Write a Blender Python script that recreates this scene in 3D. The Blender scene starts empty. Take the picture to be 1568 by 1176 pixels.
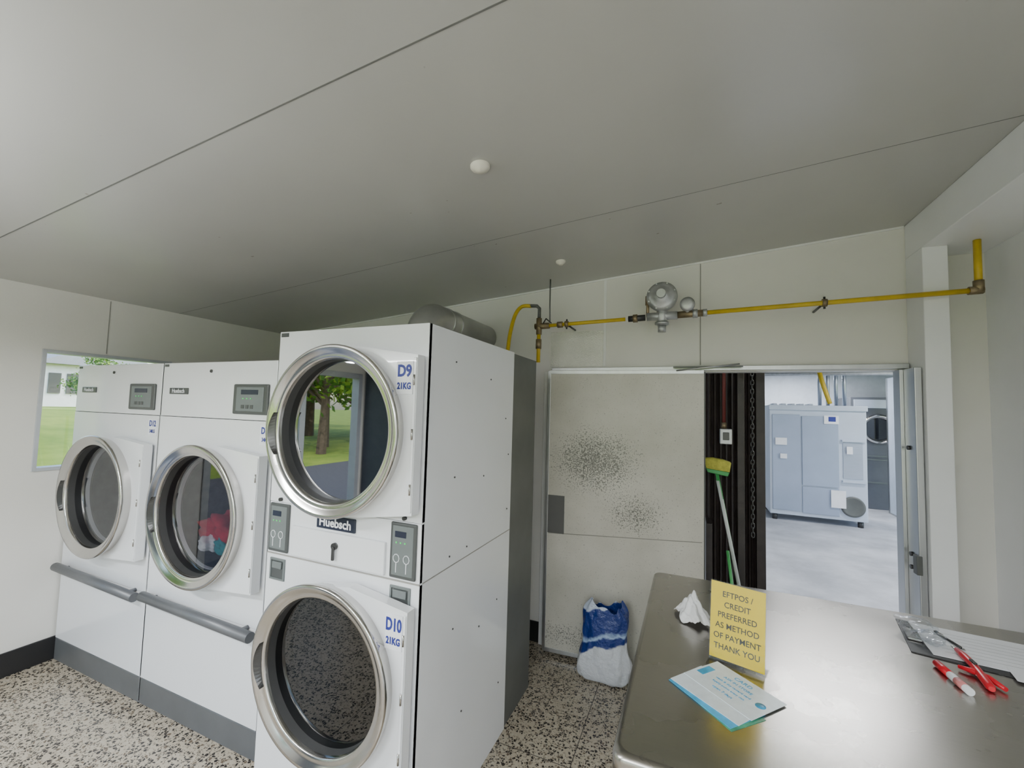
import bpy, math, random, bmesh
from mathutils import Vector, Matrix
random.seed(7)
C = bpy.context.scene.collection

# ---------------------------------------------------------------- helpers
def new_mat(name):
    m = bpy.data.materials.new(name); m.use_nodes = True
    nt = m.node_tree
    return m, nt, nt.nodes['Principled BSDF']

def noise(nt, scale, detail=3, rough=.5, vec=None):
    n = nt.nodes.new('ShaderNodeTexNoise')
    n.inputs['Scale'].default_value = scale
    n.inputs['Detail'].default_value = detail
    n.inputs['Roughness'].default_value = rough
    if vec is None:
        tc = nt.nodes.new('ShaderNodeTexCoord'); vec = tc.outputs['Object']
    nt.links.new(vec, n.inputs['Vector'])
    return n

def ramp(nt, fac, stops, interp='LINEAR'):
    r = nt.nodes.new('ShaderNodeValToRGB')
    cr = r.color_ramp; cr.interpolation = interp
    while len(cr.elements) < len(stops): cr.elements.new(.5)
    for e, (p, c) in zip(cr.elements, stops):
        e.position = p; e.color = (*c, 1) if len(c) == 3 else c
    nt.links.new(fac, r.inputs['Fac'])
    return r

def mapping(nt, scale=(1, 1, 1), loc=(0, 0, 0)):
    tc = nt.nodes.new('ShaderNodeTexCoord'); mp = nt.nodes.new('ShaderNodeMapping')
    mp.inputs['Scale'].default_value = scale
    mp.inputs['Location'].default_value = loc
    nt.links.new(tc.outputs['Object'], mp.inputs['Vector'])
    return mp.outputs['Vector']

def mat(name, col, rough=.5, metal=0., var=.06, nscale=6, bump=0., bscale=60, coat=0., spec=.5, emit=0., stretch=None):
    m, nt, b = new_mat(name)
    vec = mapping(nt, stretch) if stretch else None
    n = noise(nt, nscale, 4, .6, vec)
    lo = tuple(max(0, c*(1-var)) for c in col); hi = tuple(min(1, c*(1+var)) for c in col)
    r = ramp(nt, n.outputs['Fac'], [(.3, lo), (.7, hi)])
    nt.links.new(r.outputs['Color'], b.inputs['Base Color'])
    b.inputs['Roughness'].default_value = rough
    b.inputs['Metallic'].default_value = metal
    b.inputs['Coat Weight'].default_value = coat
    b.inputs['Specular IOR Level'].default_value = spec
    if emit:
        nt.links.new(r.outputs['Color'], b.inputs['Emission Color'])
        b.inputs['Emission Strength'].default_value = emit
    if bump:
        n2 = noise(nt, bscale, 3, .5, vec)
        bp = nt.nodes.new('ShaderNodeBump'); bp.inputs['Strength'].default_value = bump
        bp.inputs['Distance'].default_value = .004
        nt.links.new(n2.outputs['Fac'], bp.inputs['Height'])
        nt.links.new(bp.outputs['Normal'], b.inputs['Normal'])
    return m

def empty(name, loc=(0, 0, 0)):
    e = bpy.data.objects.new(name, None); C.objects.link(e); e.empty_display_size = .1
    return e

def recalc(me):
    bm = bmesh.new(); bm.from_mesh(me); bmesh.ops.recalc_face_normals(bm, faces=bm.faces); bm.to_mesh(me); bm.free()

def obj(name, verts, faces, m, parent=None, smooth=False, bevel=0, solid=0):
    me = bpy.data.meshes.new(name); me.from_pydata([tuple(v) for v in verts], [], faces); me.update()
    o = bpy.data.objects.new(name, me); C.objects.link(o)
    if m:
        for mm in (m if isinstance(m, (list, tuple)) else [m]): me.materials.append(mm)
    if smooth:
        for p in me.polygons: p.use_smooth = True
    if solid:
        s = o.modifiers.new('s', 'SOLIDIFY'); s.thickness = solid; s.offset = -1
    if bevel:
        bv = o.modifiers.new('b', 'BEVEL'); bv.width = bevel; bv.segments = 3; bv.limit_method = 'ANGLE'
    if parent: o.parent = parent
    return o

BF = [(0, 3, 2, 1), (4, 5, 6, 7), (0, 1, 5, 4), (1, 2, 6, 5), (2, 3, 7, 6), (3, 0, 4, 7)]
def boxv(x0, x1, y0, y1, z0, z1):
    return [(x0,y0,z0),(x1,y0,z0),(x1,y1,z0),(x0,y1,z0),(x0,y0,z1),(x1,y0,z1),(x1,y1,z1),(x0,y1,z1)]
def box(name, x0, x1, y0, y1, z0, z1, m, parent=None, bevel=0):
    return obj(name, boxv(x0,x1,y0,y1,z0,z1), BF, m, parent, bevel=bevel)
def boxes(name, lst, m, parent=None, bevel=0):
    V, F = [], []
    for b in lst:
        k = len(V); V += boxv(*b); F += [tuple(i+k for i in f) for f in BF]
    return obj(name, V, F, m, parent, bevel=bevel)
def prism_y(name, poly, y0, y1, m, parent=None, bevel=0):
    n = len(poly); V = [(x, y0, z) for x, z in poly] + [(x, y1, z) for x, z in poly]
    F = [tuple(range(n)), tuple(reversed(range(n, 2*n)))] + [(i, i+n, (i+1) % n+n, (i+1) % n) for i in range(n)]
    o = obj(name, V, F, m, parent, bevel=bevel); recalc(o.data)
    return o
def tube(name, pts, r, m, parent=None, res=10, cyclic=False, smooth_path=False, caps=True):
    pts = [Vector(p) for p in pts]
    if smooth_path:
        q = []
        n = len(pts)
        for i in range(n-1):
            p0 = pts[max(i-1, 0)]; p1 = pts[i]; p2 = pts[i+1]; p3 = pts[min(i+2, n-1)]
            for k in range(6):
                t = k/6
                q.append(.5*((2*p1)+(-p0+p2)*t+(2*p0-5*p1+4*p2-p3)*t*t+(-p0+3*p1-3*p2+p3)*t**3))
        q.append(pts[-1]); pts = q
    V, F = [], []
    N = len(pts)
    ref = None
    for i, p in enumerate(pts):
        if cyclic: d = (pts[(i+1) % N]-pts[i-1]).normalized()
        else:
            d = ((pts[min(i+1, N-1)]-p).normalized()+(p-pts[max(i-1, 0)]).normalized())
            d = d.normalized() if d.length > 1e-6 else Vector((0, 0, 1))
        if ref is None: ref = d.orthogonal().normalized()
        else: ref = (ref-d*ref.dot(d)).normalized()
        b = d.cross(ref)
        rr = r[i] if isinstance(r, (list, tuple)) and len(r) == N else (r if not isinstance(r, (list, tuple)) else r[0])
        for k in range(res):
            a = 2*math.pi*k/res
            V.append(p+ref*math.cos(a)*rr+b*math.sin(a)*rr)
    L = N if cyclic else N-1
    for i in range(L):
        j = (i+1) % N
        for k in range(res):
            F.append((i*res+k, i*res+(k+1) % res, j*res+(k+1) % res, j*res+k))
    if not cyclic and caps:
        F.append(tuple(reversed(range(res)))); F.append(tuple(range((N-1)*res, N*res)))
    o = obj(name, V, F, m, parent)
    for p in o.data.polygons: p.use_smooth = len(p.vertices) == 4
    return o
def cyl(name, p0, p1, r, m, parent=None, res=24):
    return tube(name, [p0, p1], r, m, parent, res)
def lathe(name, prof, c, m, parent=None, axis='y', seg=96, smooth=True):
    V, F = [], []
    for r, h in prof:
        for k in range(seg):
            a = 2*math.pi*k/seg
            if axis == 'y': V.append((c[0]+r*math.cos(a), c[1]+h, c[2]+r*math.sin(a)))
            elif axis == 'z': V.append((c[0]+r*math.cos(a), c[1]+r*math.sin(a), c[2]+h))
            else: V.append((c[0]+h, c[1]+r*math.cos(a), c[2]+r*math.sin(a)))
    for i in range(len(prof)-1):
        for k in range(seg):
            F.append((i*seg+k, i*seg+(k+1) % seg, (i+1)*seg+(k+1) % seg, (i+1)*seg+k))
    o = obj(name, V, F, m, parent, smooth=smooth)
    bm = bmesh.new(); bm.from_mesh(o.data)
    bmesh.ops.remove_doubles(bm, verts=bm.verts, dist=1e-5)
    bmesh.ops.recalc_face_normals(bm, faces=bm.faces); bm.to_mesh(o.data); bm.free()
    if smooth:
        for p in o.data.polygons: p.use_smooth = True
    return o
def plate_hole(name, poly, c, r, y, thick, m, parent=None, bevel=0):
    cx, cz = c
    angs = [2*math.pi*i/96 for i in range(96)]
    for px, pz in poly: angs.append(math.atan2(pz-cz, px-cx) % (2*math.pi))
    angs = sorted(set(round(a, 5) for a in angs))
    outer = []
    n = len(poly)
    for a in angs:
        d = (math.cos(a), math.sin(a)); best = None
        for i in range(n):
            ax, az = poly[i][0]-cx, poly[i][1]-cz; bx, bz = poly[(i+1) % n][0]-cx, poly[(i+1) % n][1]-cz
            ex, ez = bx-ax, bz-az
            den = d[0]*ez-d[1]*ex
            if abs(den) < 1e-9: continue
            t = (ax*ez-az*ex)/den; s = (ax*d[1]-az*d[0])/den
            if t > 0 and -1e-4 <= s <= 1+1e-4: best = t if best is None else max(best, t)
        outer.append(best if best else r*1.05)
    N = len(angs); V = []
    for yy in (y, y+thick):
        for a, t in zip(angs, outer): V.append((cx+t*math.cos(a), yy, cz+t*math.sin(a)))
        for a in angs: V.append((cx+r*math.cos(a), yy, cz+r*math.sin(a)))
    F = []
    for i in range(N):
        j = (i+1) % N
        F.append((i, j, N+j, N+i)); F.append((2*N+i, 3*N+i, 3*N+j, 2*N+j))
        F.append((i, 2*N+i, 2*N+j, j)); F.append((N+i, N+j, 3*N+j, 3*N+i))
    o = obj(name, V, F, m, parent); recalc(o.data)
    return o
def text(name, body, size, loc, rot, m, parent=None, bold=0., align='CENTER', sx=1.):
    cu = bpy.data.curves.new(name, 'FONT'); cu.body = body; cu.size = size
    cu.align_x = align; cu.align_y = 'CENTER'; cu.extrude = .0004; cu.offset = bold; cu.resolution_u = 3
    t = bpy.data.objects.new(name, cu); C.objects.link(t)
    dg = bpy.context.evaluated_depsgraph_get(); dg.update()
    me = bpy.data.meshes.new_from_object(t.evaluated_get(dg))
    bpy.data.objects.remove(t)
    o = bpy.data.objects.new(name, me); C.objects.link(o)
    me.materials.clear(); me.materials.append(m)
    o.location = loc; o.rotation_euler = rot; o.scale = (sx, 1, 1)
    if parent: o.parent = parent
    return o
R90 = (math.radians(90), 0, 0)

# ---------------------------------------------------------------- materials
M_wall = mat('wall_paint', (.73, .715, .67), .40, var=.03, nscale=1.5, bump=.12, bscale=90)
M_wallr = mat('wall_paint_white', (.85, .855, .87), .42, var=.03, nscale=1.5, bump=.1, bscale=90)
M_seam = mat('panel_joint', (.30, .29, .27), .7)
M_seamw = mat('joint_strip_white', (.8, .8, .78), .4)
M_black = mat('black_rubber', (.015, .015, .016), .45)
M_alu = mat('aluminium', (.55, .56, .57), .35, 1., var=.08, nscale=12, stretch=(1, 1, .1))
M_enamel = mat('white_enamel', (.77, .785, .81), .18, var=.015, nscale=2, coat=.3)
M_enamel_b = mat('grey_kick_plate', (.10, .105, .11), .35, var=.1)
M_rear = mat('galvanised_grey', (.12, .125, .12), .45, .3, var=.12, nscale=4)
M_steel = mat('polished_steel', (.55, .535, .515), .17, 1., var=.08, nscale=3)
M_gasket = mat('rubber_gasket', (.035, .035, .035), .5)
M_bar = mat('bumper_grey', (.13, .135, .145), .4, .3)
M_panel = mat('control_panel_grey', (.065, .07, .07), .35)
M_panel_l = mat('control_overlay', (.14, .16, .16), .4)
M_badge = mat('badge_navy', (.015, .02, .04), .35)
M_white = mat('sticker_white', (.80, .81, .85), .5)
M_blue = mat('label_blue', (.02, .03, .22), .5)
M_green = mat('led_green', (.05, .5, .12), .4, emit=.6)
M_drum = mat('drum_metal', (.12, .12, .125), .45, .5, var=.3, nscale=18)
M_red = mat('red_fabric', (.55, .02, .05), .85, var=.25, nscale=9, bump=.4, bscale=30)
M_teal = mat('teal_fabric', (.02, .3, .33), .85, var=.2)
M_yel = mat('yellow_gas_pipe', (.60, .42, .02), .42, var=.15, nscale=14)
M_brass = mat('pipe_fitting', (.26, .20, .12), .45, .7, var=.25, nscale=25)
M_reg = mat('cast_aluminium', (.50, .51, .52), .45, .75, var=.15, nscale=20)
M_duct = mat('duct_grey', (.56, .56, .55), .30, .8, var=.1, nscale=5)
M_screw = mat('screw', (.08, .08, .08), .4, .8)

def ceiling_mat():
    m, nt, b = new_mat('ceiling_panel')
    n = noise(nt, .8, 3); r = ramp(nt, n.outputs['Fac'], [(.3, (.42, .415, .395)), (.7, (.475, .47, .445))])
    n2 = noise(nt, 24, 1, .3); r2 = ramp(nt, n2.outputs['Fac'], [(.17, (.55, .5, .45)), (.19, (1, 1, 1))])
    mx = nt.nodes.new('ShaderNodeMixRGB'); mx.blend_type = 'MULTIPLY'; mx.inputs[0].default_value = 1
    nt.links.new(r.outputs[0], mx.inputs[1]); nt.links.new(r2.outputs[0], mx.inputs[2])
    nt.links.new(mx.outputs[0], b.inputs['Base Color'])
    b.inputs['Roughness'].default_value = .28
    b.inputs['Specular IOR Level'].default_value = .7
    n3 = noise(nt, 3, 2); bp = nt.nodes.new('ShaderNodeBump'); bp.inputs['Strength'].default_value = .15
    bp.inputs['Distance'].default_value = .01
    nt.links.new(n3.outputs['Fac'], bp.inputs['Height']); nt.links.new(bp.outputs['Normal'], b.inputs['Normal'])
    return m
M_ceil = ceiling_mat()

def terrazzo():
    m, nt, b = new_mat('terrazzo_floor')
    vec = mapping(nt)
    nz = noise(nt, 30, 2, .5, vec)
    add = nt.nodes.new('ShaderNodeMixRGB'); add.blend_type = 'ADD'; add.inputs[0].default_value = .025
    nt.links.new(vec, add.inputs[1]); nt.links.new(nz.outputs['Color'], add.inputs[2])
    def layer(scale, dark_p):
        v = nt.nodes.new('ShaderNodeTexVoronoi'); v.inputs['Scale'].default_value = scale
        nt.links.new(add.outputs[0], v.inputs['Vector'])
        sp = nt.nodes.new('ShaderNodeSeparateColor'); nt.links.new(v.outputs['Color'], sp.inputs[0])
        col = ramp(nt, sp.outputs[0], [(0, (.03, .024, .02)), (dark_p, (.13, .10, .07)), (dark_p+.08, (.43, .37, .28)), (.8, (.50, .45, .36))], 'CONSTANT')
        e = nt.nodes.new('ShaderNodeTexVoronoi'); e.feature = 'DISTANCE_TO_EDGE'; e.inputs['Scale'].default_value = scale
        nt.links.new(add.outputs[0], e.inputs['Vector'])
        ed = ramp(nt, e.outputs['Distance'], [(.06, (0, 0, 0)), (.13, (1, 1, 1))])
        mx = nt.nodes.new('ShaderNodeMixRGB'); nt.links.new(ed.outputs[0], mx.inputs[0])
        mx.inputs[1].default_value = (.44, .385, .30, 1); nt.links.new(col.outputs[0], mx.inputs[2])
        return mx
    a = layer(74, .34); c = layer(145, .16)
    mul = nt.nodes.new('ShaderNodeMixRGB'); mul.blend_type = 'DARKEN'; mul.inputs[0].default_value = .8
    nt.links.new(a.outputs[0], mul.inputs[1]); nt.links.new(c.outputs[0], mul.inputs[2])
    sp = nt.nodes.new('ShaderNodeSeparateXYZ'); nt.links.new(vec, sp.inputs[0])
    prev = None
    for ax, ph in (('X', .55), ('Y', .25)):
        md = nt.nodes.new('ShaderNodeMath'); md.operation = 'PINGPONG'; md.inputs[1].default_value = .6
        ofs = nt.nodes.new('ShaderNodeMath'); ofs.operation = 'ADD'; ofs.inputs[1].default_value = ph
        nt.links.new(sp.outputs[ax], ofs.inputs[0]); nt.links.new(ofs.outputs[0], md.inputs[0])
        lt = nt.nodes.new('ShaderNodeMath'); lt.operation = 'LESS_THAN'; lt.inputs[1].default_value = .0022
        nt.links.new(md.outputs[0], lt.inputs[0])
        if prev is None: prev = lt
        else:
            mxm = nt.nodes.new('ShaderNodeMath'); mxm.operation = 'MAXIMUM'
            nt.links.new(prev.outputs[0], mxm.inputs[0]); nt.links.new(lt.outputs[0], mxm.inputs[1]); prev = mxm
    jn = nt.nodes.new('ShaderNodeMixRGB'); nt.links.new(prev.outputs[0], jn.inputs[0])
    nt.links.new(mul.outputs[0], jn.inputs[1]); jn.inputs[2].default_value = (.06, .05, .045, 1)
    nt.links.new(jn.outputs[0], b.inputs['Base Color'])
    b.inputs['Roughness'].default_value = .24
    return m
M_floor = terrazzo()

def concrete():
    m, nt, b = new_mat('concrete_floor')
    n = noise(nt, 1.3, 6, .65); r = ramp(nt, n.outputs['Fac'], [(.35, (.36, .37, .40)), (.65, (.60, .61, .65))])
    nt.links.new(r.outputs[0], b.inputs['Base Color']); b.inputs['Roughness'].default_value = .45
    return m
M_conc = concrete()

def brushed(name, col, rough, sc):
    m, nt, b = new_mat(name)
    v = mapping(nt, sc)
    n = noise(nt, 8, 5, .7, v)
    r = ramp(nt, n.outputs['Fac'], [(.3, tuple(c*.92 for c in col)), (.7, col)])
    nt.links.new(r.outputs[0], b.inputs['Base Color'])
    n2 = noise(nt, 2.2, 4, .6)
    rr = ramp(nt, n2.outputs['Fac'], [(.3, (rough*.85,)*3), (.7, (rough*1.2,)*3)])
    nt.links.new(rr.outputs[0], b.inputs['Roughness'])
    b.inputs['Metallic'].default_value = 1
    bp = nt.nodes.new('ShaderNodeBump'); bp.inputs['Strength'].default_value = .03; bp.inputs['Distance'].default_value = .002
    nt.links.new(n.outputs['Fac'], bp.inputs['Height']); nt.links.new(bp.outputs['Normal'], b.inputs['Normal'])
    return m
M_counter = brushed('brushed_stainless', (.42, .40, .37), .27, (2, 30, 30))
M_ss_cool = brushed('stainless_cool', (.50, .55, .64), .4, (1, 1, 10))

def glass(name, refl, tint):
    m, nt, b = new_mat(name)
    nt.nodes.remove(b)
    out = nt.nodes['Material Output']
    g = nt.nodes.new('ShaderNodeBsdfGlossy'); g.inputs['Roughness'].default_value = .015
    g.inputs['Color'].default_value = (.9, .92, .95, 1)
    t = nt.nodes.new('ShaderNodeBsdfTransparent')
    n = noise(nt, 2, 2); r = ramp(nt, n.outputs['Fac'], [(.3, tuple(c*.95 for c in tint)), (.7, tint)])
    nt.links.new(r.outputs[0], t.inputs['Color'])
    lw = nt.nodes.new('ShaderNodeLayerWeight'); lw.inputs['Blend'].default_value = .5
    pw = nt.nodes.new('ShaderNodeMath'); pw.operation = 'POWER'; pw.inputs[1].default_value = 5
    nt.links.new(lw.outputs['Facing'], pw.inputs[0])
    ad = nt.nodes.new('ShaderNodeMath'); ad.operation = 'MULTIPLY_ADD'; ad.inputs[1].default_value = .85; ad.inputs[2].default_value = refl+.04; ad.use_clamp = True
    nt.links.new(pw.outputs[0], ad.inputs[0])
    mx = nt.nodes.new('ShaderNodeMixShader')
    nt.links.new(ad.outputs[0], mx.inputs[0]); nt.links.new(t.outputs[0], mx.inputs[1]); nt.links.new(g.outputs[0], mx.inputs[2])
    nt.links.new(mx.outputs[0], out.inputs['Surface'])
    return m
M_glass_refl = glass('dryer_glass_dark', .26, (.10, .10, .12))
M_glass_drk = glass('dryer_glass_tinted', .05, (.46, .46, .48))
M_glass_low = glass('dryer_glass_smoked', .05, (.16, .16, .17))
M_window = glass('window_glass', .0, (.97, .98, .98))
M_acrylic = glass('clear_acrylic', .0, (.97, .97, .96))

def sliding_mat():
    m, nt, b = new_mat('scuffed_door_panel')
    tc = nt.nodes.new('ShaderNodeTexCoord')
    n = noise(nt, 2.5, 5, .6); base = ramp(nt, n.outputs['Fac'], [(.3, (.48, .465, .40)), (.7, (.61, .59, .52))])
    def blob(cx, cz, sx, sz, hi):
        mp = nt.nodes.new('ShaderNodeMapping'); mp.vector_type = 'POINT'
        mp.inputs['Scale'].default_value = (1/sx, 0, 1/sz); mp.inputs['Location'].default_value = (-cx/sx, 0, -cz/sz)
        nt.links.new(tc.outputs['Object'], mp.inputs['Vector'])
        g = nt.nodes.new('ShaderNodeVectorMath'); g.operation = 'LENGTH'; nt.links.new(mp.outputs[0], g.inputs[0])
        return ramp(nt, g.outputs['Value'], [(0, (hi,)*3), (.45, (hi*.68,)*3), (1, (0, 0, 0))])
    b1 = blob(-.64, 1.40, .40, .30, .25); b2 = blob(-.36, 1.06, .26, .18, .19); b3 = blob(-.8, .16, .45, .12, .15)
    s = nt.nodes.new('ShaderNodeMath'); s.operation = 'ADD'; nt.links.new(b1.outputs[0], s.inputs[0]); nt.links.new(b2.outputs[0], s.inputs[1])
    s2 = nt.nodes.new('ShaderNodeMath'); s2.operation = 'ADD'; nt.links.new(s.outputs[0], s2.inputs[0]); nt.links.new(b3.outputs[0], s2.inputs[1])
    hn = noise(nt, 120, 3, .6)
    s3 = nt.nodes.new('ShaderNodeMath'); s3.operation = 'ADD'; nt.links.new(s2.outputs[0], s3.inputs[0]); nt.links.new(hn.outputs['Fac'], s3.inputs[1])
    th = ramp(nt, s3.outputs[0], [(.62, (0, 0, 0)), (.76, (.85, .85, .85))])
    mx = nt.nodes.new('ShaderNodeMixRGB'); nt.links.new(th.outputs[0], mx.inputs[0]); nt.links.new(base.outputs[0], mx.inputs[1])
    mx.inputs[2].default_value = (.08, .078, .07, 1)
    nt.links.new(mx.outputs[0], b.inputs['Base Color']); b.inputs['Roughness'].default_value = .32
    return m
M_door = sliding_mat()

# ---------------------------------------------------------------- room
XL, XR, YB, YF = -3.94, 1.50, 3.16, -2.60
zc = lambda x: 2.803+.0845*x
T = .12
obj('floor', boxv(XL-T, XR+T, YF-T, YB+.02, -.12, 0), BF, M_floor)
V = []
for dz in (0, .12):
    for (x, y) in ((XL-T, YF-T), (XR+T, YF-T), (XR+T, YB+T), (XL-T, YB+T)):
        V.append((x, y, zc(x)+dz))
obj('ceiling', V, BF, M_ceil)
jv = []; jf = []
for yj, w in ((-1.5, .003), (-.3, .003), (.90, .0024), (2.13, .0009)):
    k = len(jv)
    jv += [(XL, yj-w, zc(XL)-.0012), (XR, yj-w, zc(XR)-.0012), (XR, yj+w, zc(XR)-.0012), (XL, yj+w, zc(XL)-.0012)]
    jv += [(XL, yj-w, zc(XL)+.002), (XR, yj-w, zc(XR)+.002), (XR, yj+w, zc(XR)+.002), (XL, yj+w, zc(XL)+.002)]
    jf += [tuple(i+k for i in f) for f in BF]
obj('trim_ceiling_joint', jv, jf, mat('ceiling_joint', (.15, .15, .14), .7))

DX0, DX1, DZ = .07, 1.15, 2.045
prism_y('wall_back', [(XL, 0), (DX0, 0), (DX0, DZ), (DX1, DZ), (DX1, 0), (XR, 0), (XR, zc(XR)), (XL, zc(XL))], YB, YB+T, M_wall)
WY0, WY1, WZ0, WZ1 = 1.345, 2.10, 1.26, 2.062
OY0, OY1, OZ = -1.62, .55, 2.15
ZL = zc(XL)
boxes('wall_left', [
    (XL-T, XL, YF, OY0, 0, ZL), (XL-T, XL, OY0, OY1, OZ, ZL), (XL-T, XL, OY1, WY0, 0, ZL),
    (XL-T, XL, WY0, WY1, 0, WZ0), (XL-T, XL, WY0, WY1, WZ1, ZL), (XL-T, XL, WY1, YB, 0, ZL)], M_wall)
box('wall_right', XR, XR+T, YF, YB+T, 0, zc(XR), M_wallr)
FX0, FX1, FZ0, FZ1 = -2.9, 1.2, .75, 2.3
V, F = [], []
for (x0, x1, z0, za, zb) in ((XL-T, FX0, 0, zc(XL-T), zc(FX0)), (FX1, XR+T, 0, zc(FX1), zc(XR+T)), (FX0, FX1, 0, FZ0, FZ0), (FX0, FX1, FZ1, zc(FX0), zc(FX1))):
    k = len(V)
    V += [(x0,YF-T,z0),(x1,YF-T,z0),(x1,YF,z0),(x0,YF,z0),(x0,YF-T,za),(x1,YF-T,zb),(x1,YF,zb),(x0,YF,za)]
    F += [tuple(i+k for i in f) for f in BF]
obj('wall_front', V, F, M_wall)

def frame_x(name, x, y0, y1, z0, z1, w, d, m, mull=()):
    L = [(x-d, x+.012, y0, y0+w, z0, z1), (x-d, x+.012, y1-w, y1, z0, z1), (x-d, x+.012, y0+w, y1-w, z0, z0+w), (x-d, x+.012, y0+w, y1-w, z1-w, z1)]
    for ym in mull: L.append((x-d*.8, x-.01, ym-w*.6, ym+w*.6, z0+w, z1-w))
    return boxes(name, L, m, bevel=.002)
M_frame = mat('window_frame_grey', (.5, .52, .55), .4, .2)
w1 = empty('window_1')
f = frame_x('frame', XL, WY0, WY1, WZ0, WZ1, .022, .08, M_frame); f.parent = w1
g = box('pane', XL-.05, XL-.044, WY0+.02, WY1-.02, WZ0+.02, WZ1-.02, M_window, w1)
d2 = empty('door_2')
f = frame_x('frame', XL, OY0, OY1, 0, OZ, .06, .1, M_frame, (-.75,)); f.parent = d2
w2 = empty('window_2')
boxes('frame', [(FX0, FX0+.05, YF-.09, YF+.01, FZ0, FZ1), (FX1-.05, FX1, YF-.09, YF+.01, FZ0, FZ1), (FX0+.05, FX1-.05, YF-.09, YF+.01, FZ0, FZ0+.05), (FX0+.05, FX1-.05, YF-.09, YF+.01, FZ1-.05, FZ1),
                (-.88, -.82, YF-.07, YF-.01, FZ0+.05, FZ1-.05)], M_frame, w2)
dark_blk = empty('reflected_dark_block')  # unseen dark block, added so the upper stack door's glass reflects dark
M_reflected = mat('reflected_dark_slate', (.06, .07, .09), .4, var=.1)
box('block_body', XL+.02, XL+.47, YF+.03, OY0-.05, .06, 2.2, M_reflected, dark_blk, .006)
box('block_base', XL+.03, XL+.44, YF+.05, OY0-.07, 0, .06, M_black, dark_blk)
for ya, yb_ in ((YF+.04, -2.13), (-2.12, OY0-.06)):
    box('block_front', XL+.47, XL+.49, ya, yb_, .08, 2.18, M_reflected, dark_blk, .004)
    tube('handle', [(XL+.51, yb_-.06, 1.0), (XL+.51, yb_-.06, 1.2)], .008, M_alu, dark_blk, 8)

box('baseboard_left', XL, XL+.012, .55, YB, 0, .15, M_black, bevel=.003)
box('baseboard_back', XL+.012, -1.06, YB-.012, YB, 0, .15, M_black, bevel=.003)
box('baseboard_right', XR-.012, XR, YF, YB, 0, .12, M_wallr, bevel=.003)
box('trim_1', -.612, -.592, YB-.006, YB, 2.09, 2.752, M_seamw)
box('trim_2', .047, .053, YB-.004, YB, 2.09, 2.80, M_seam)
box('trim_3', XL, XL+.003, 1.675, 1.680, WZ1+.01, 2.46, M_seam)
x0, x1 = XL, 1.15
obj('trim_cornice', [(x0,YB-.012,zc(x0)-.012),(x1,YB-.012,zc(x1)-.012),(x1,YB,zc(x1)-.012),(x0,YB,zc(x0)-.012),(x0,YB-.012,zc(x0)),(x1,YB-.012,zc(x1)),(x1,YB,zc(x1)),(x0,YB,zc(x0))], BF, M_seamw)
mb = mat('foil_patch', (.66, .65, .61), .22, .25, bump=1., bscale=110)
box('trim_4', -1.02, -.614, YB-.004, YB, 2.09, 2.36, mb)

box('column', 1.155, 1.262, 2.96, YB, 0, 2.70, M_wallr, bevel=.004)
V = [(1.155,YF,2.70),(XR,YF,2.70),(XR,YB,2.70),(1.155,YB,2.70),(1.155,YF,zc(1.155)),(XR,YF,zc(XR)),(XR,YB,zc(XR)),(1.155,YB,zc(1.155))]
obj('ceiling_beam', V, BF, M_wallr, bevel=.004)
df = empty('trim_door_frame')
box('head_track', -1.0, 1.15, YB-.035, YB, DZ+.005, DZ+.035, M_alu, df, .003)
box('jamb_right', 1.118, 1.15, 2.99, YB+.1, 0, DZ, M_alu, df, .003)
box('jamb_right_stop', 1.10, 1.118, YB-.04, YB+.02, 0, DZ, M_alu, df, .002)
box('jamb_left', DX0, DX0+.012, YB, YB+T, 0, DZ, M_rear, df, .002)
for z in (.55, .95, 1.02, 1.6):
    cyl('bolt', (1.118, 3.07, z), (1.108, 3.07, z), .012, M_screw, df, 10)
box('latch', 1.105, 1.13, 2.985, 3.03, .93, 1.03, M_rear, df, .003)
lsw = empty('light_switch')
box('plate', 1.268, 1.305, YB-.01, YB, 1.30, 1.36, M_white, lsw, .003)
box('rocker', 1.28, 1.293, YB-.014, YB-.01, 1.32, 1.345, M_seamw, lsw, .001)

door = empty('door_1')
yl, yr = 3.02, 3.09
X0, X1, Z0, Z1 = -.985, .072, .035, 2.045
def dpan(name, x0, x1, z0a, z0b, z1a, z1b, off, th, m, bevel=0):
    yy = lambda x: yl+(yr-yl)*(x-X0)/(X1-X0)-off
    V = [(x0,yy(x0),z0a),(x1,yy(x1),z0b),(x1,yy(x1)+th,z0b),(x0,yy(x0)+th,z0a),(x0,yy(x0),z1a),(x1,yy(x1),z1b),(x1,yy(x1)+th,z1b),(x0,yy(x0)+th,z1a)]
    return obj(name, V, BF, m, door, bevel=bevel)
dpan('leaf', X0, X1, Z0, Z0, Z1, Z1, 0, .035, M_door, .002)
dpan('joint', X0+.02, X1-.01, .858, .918, .863, .923, .0015, .003, mat('door_joint', (.25, .24, .21), .6))
dpan('edge_trim_left', X0-.008, X0+.014, Z0, Z0, Z1, Z1, .005, .045, M_alu, .002)
dpan('edge_trim_bottom', X0, X1, Z0-.008, Z0-.008, Z0+.02, Z0+.02, .004, .043, M_alu, .002)
dpan('edge_trim_top', X0, X1, Z1-.022, Z1-.022, Z1+.004, Z1+.004, .004, .043, M_alu, .002)
dpan('kick_patch', X0+.012, X0+.135, .865, .865, 1.135, 1.135, .004, .004, mat('patch_grey', (.11, .11, .105), .45))
box('hanger_bar', -.12, .30, 3.075, 3.09, 2.065, 2.075, M_rear, door)
cyl('hanger_rod', (-.10, 3.07, 2.045), (.28, 3.07, 2.085), .005, M_alu, door, 8)
box('trim_5', -1.06, -1.015, YB-.03, YB, 0, 2.05, M_seamw, bevel=.003)

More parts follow.
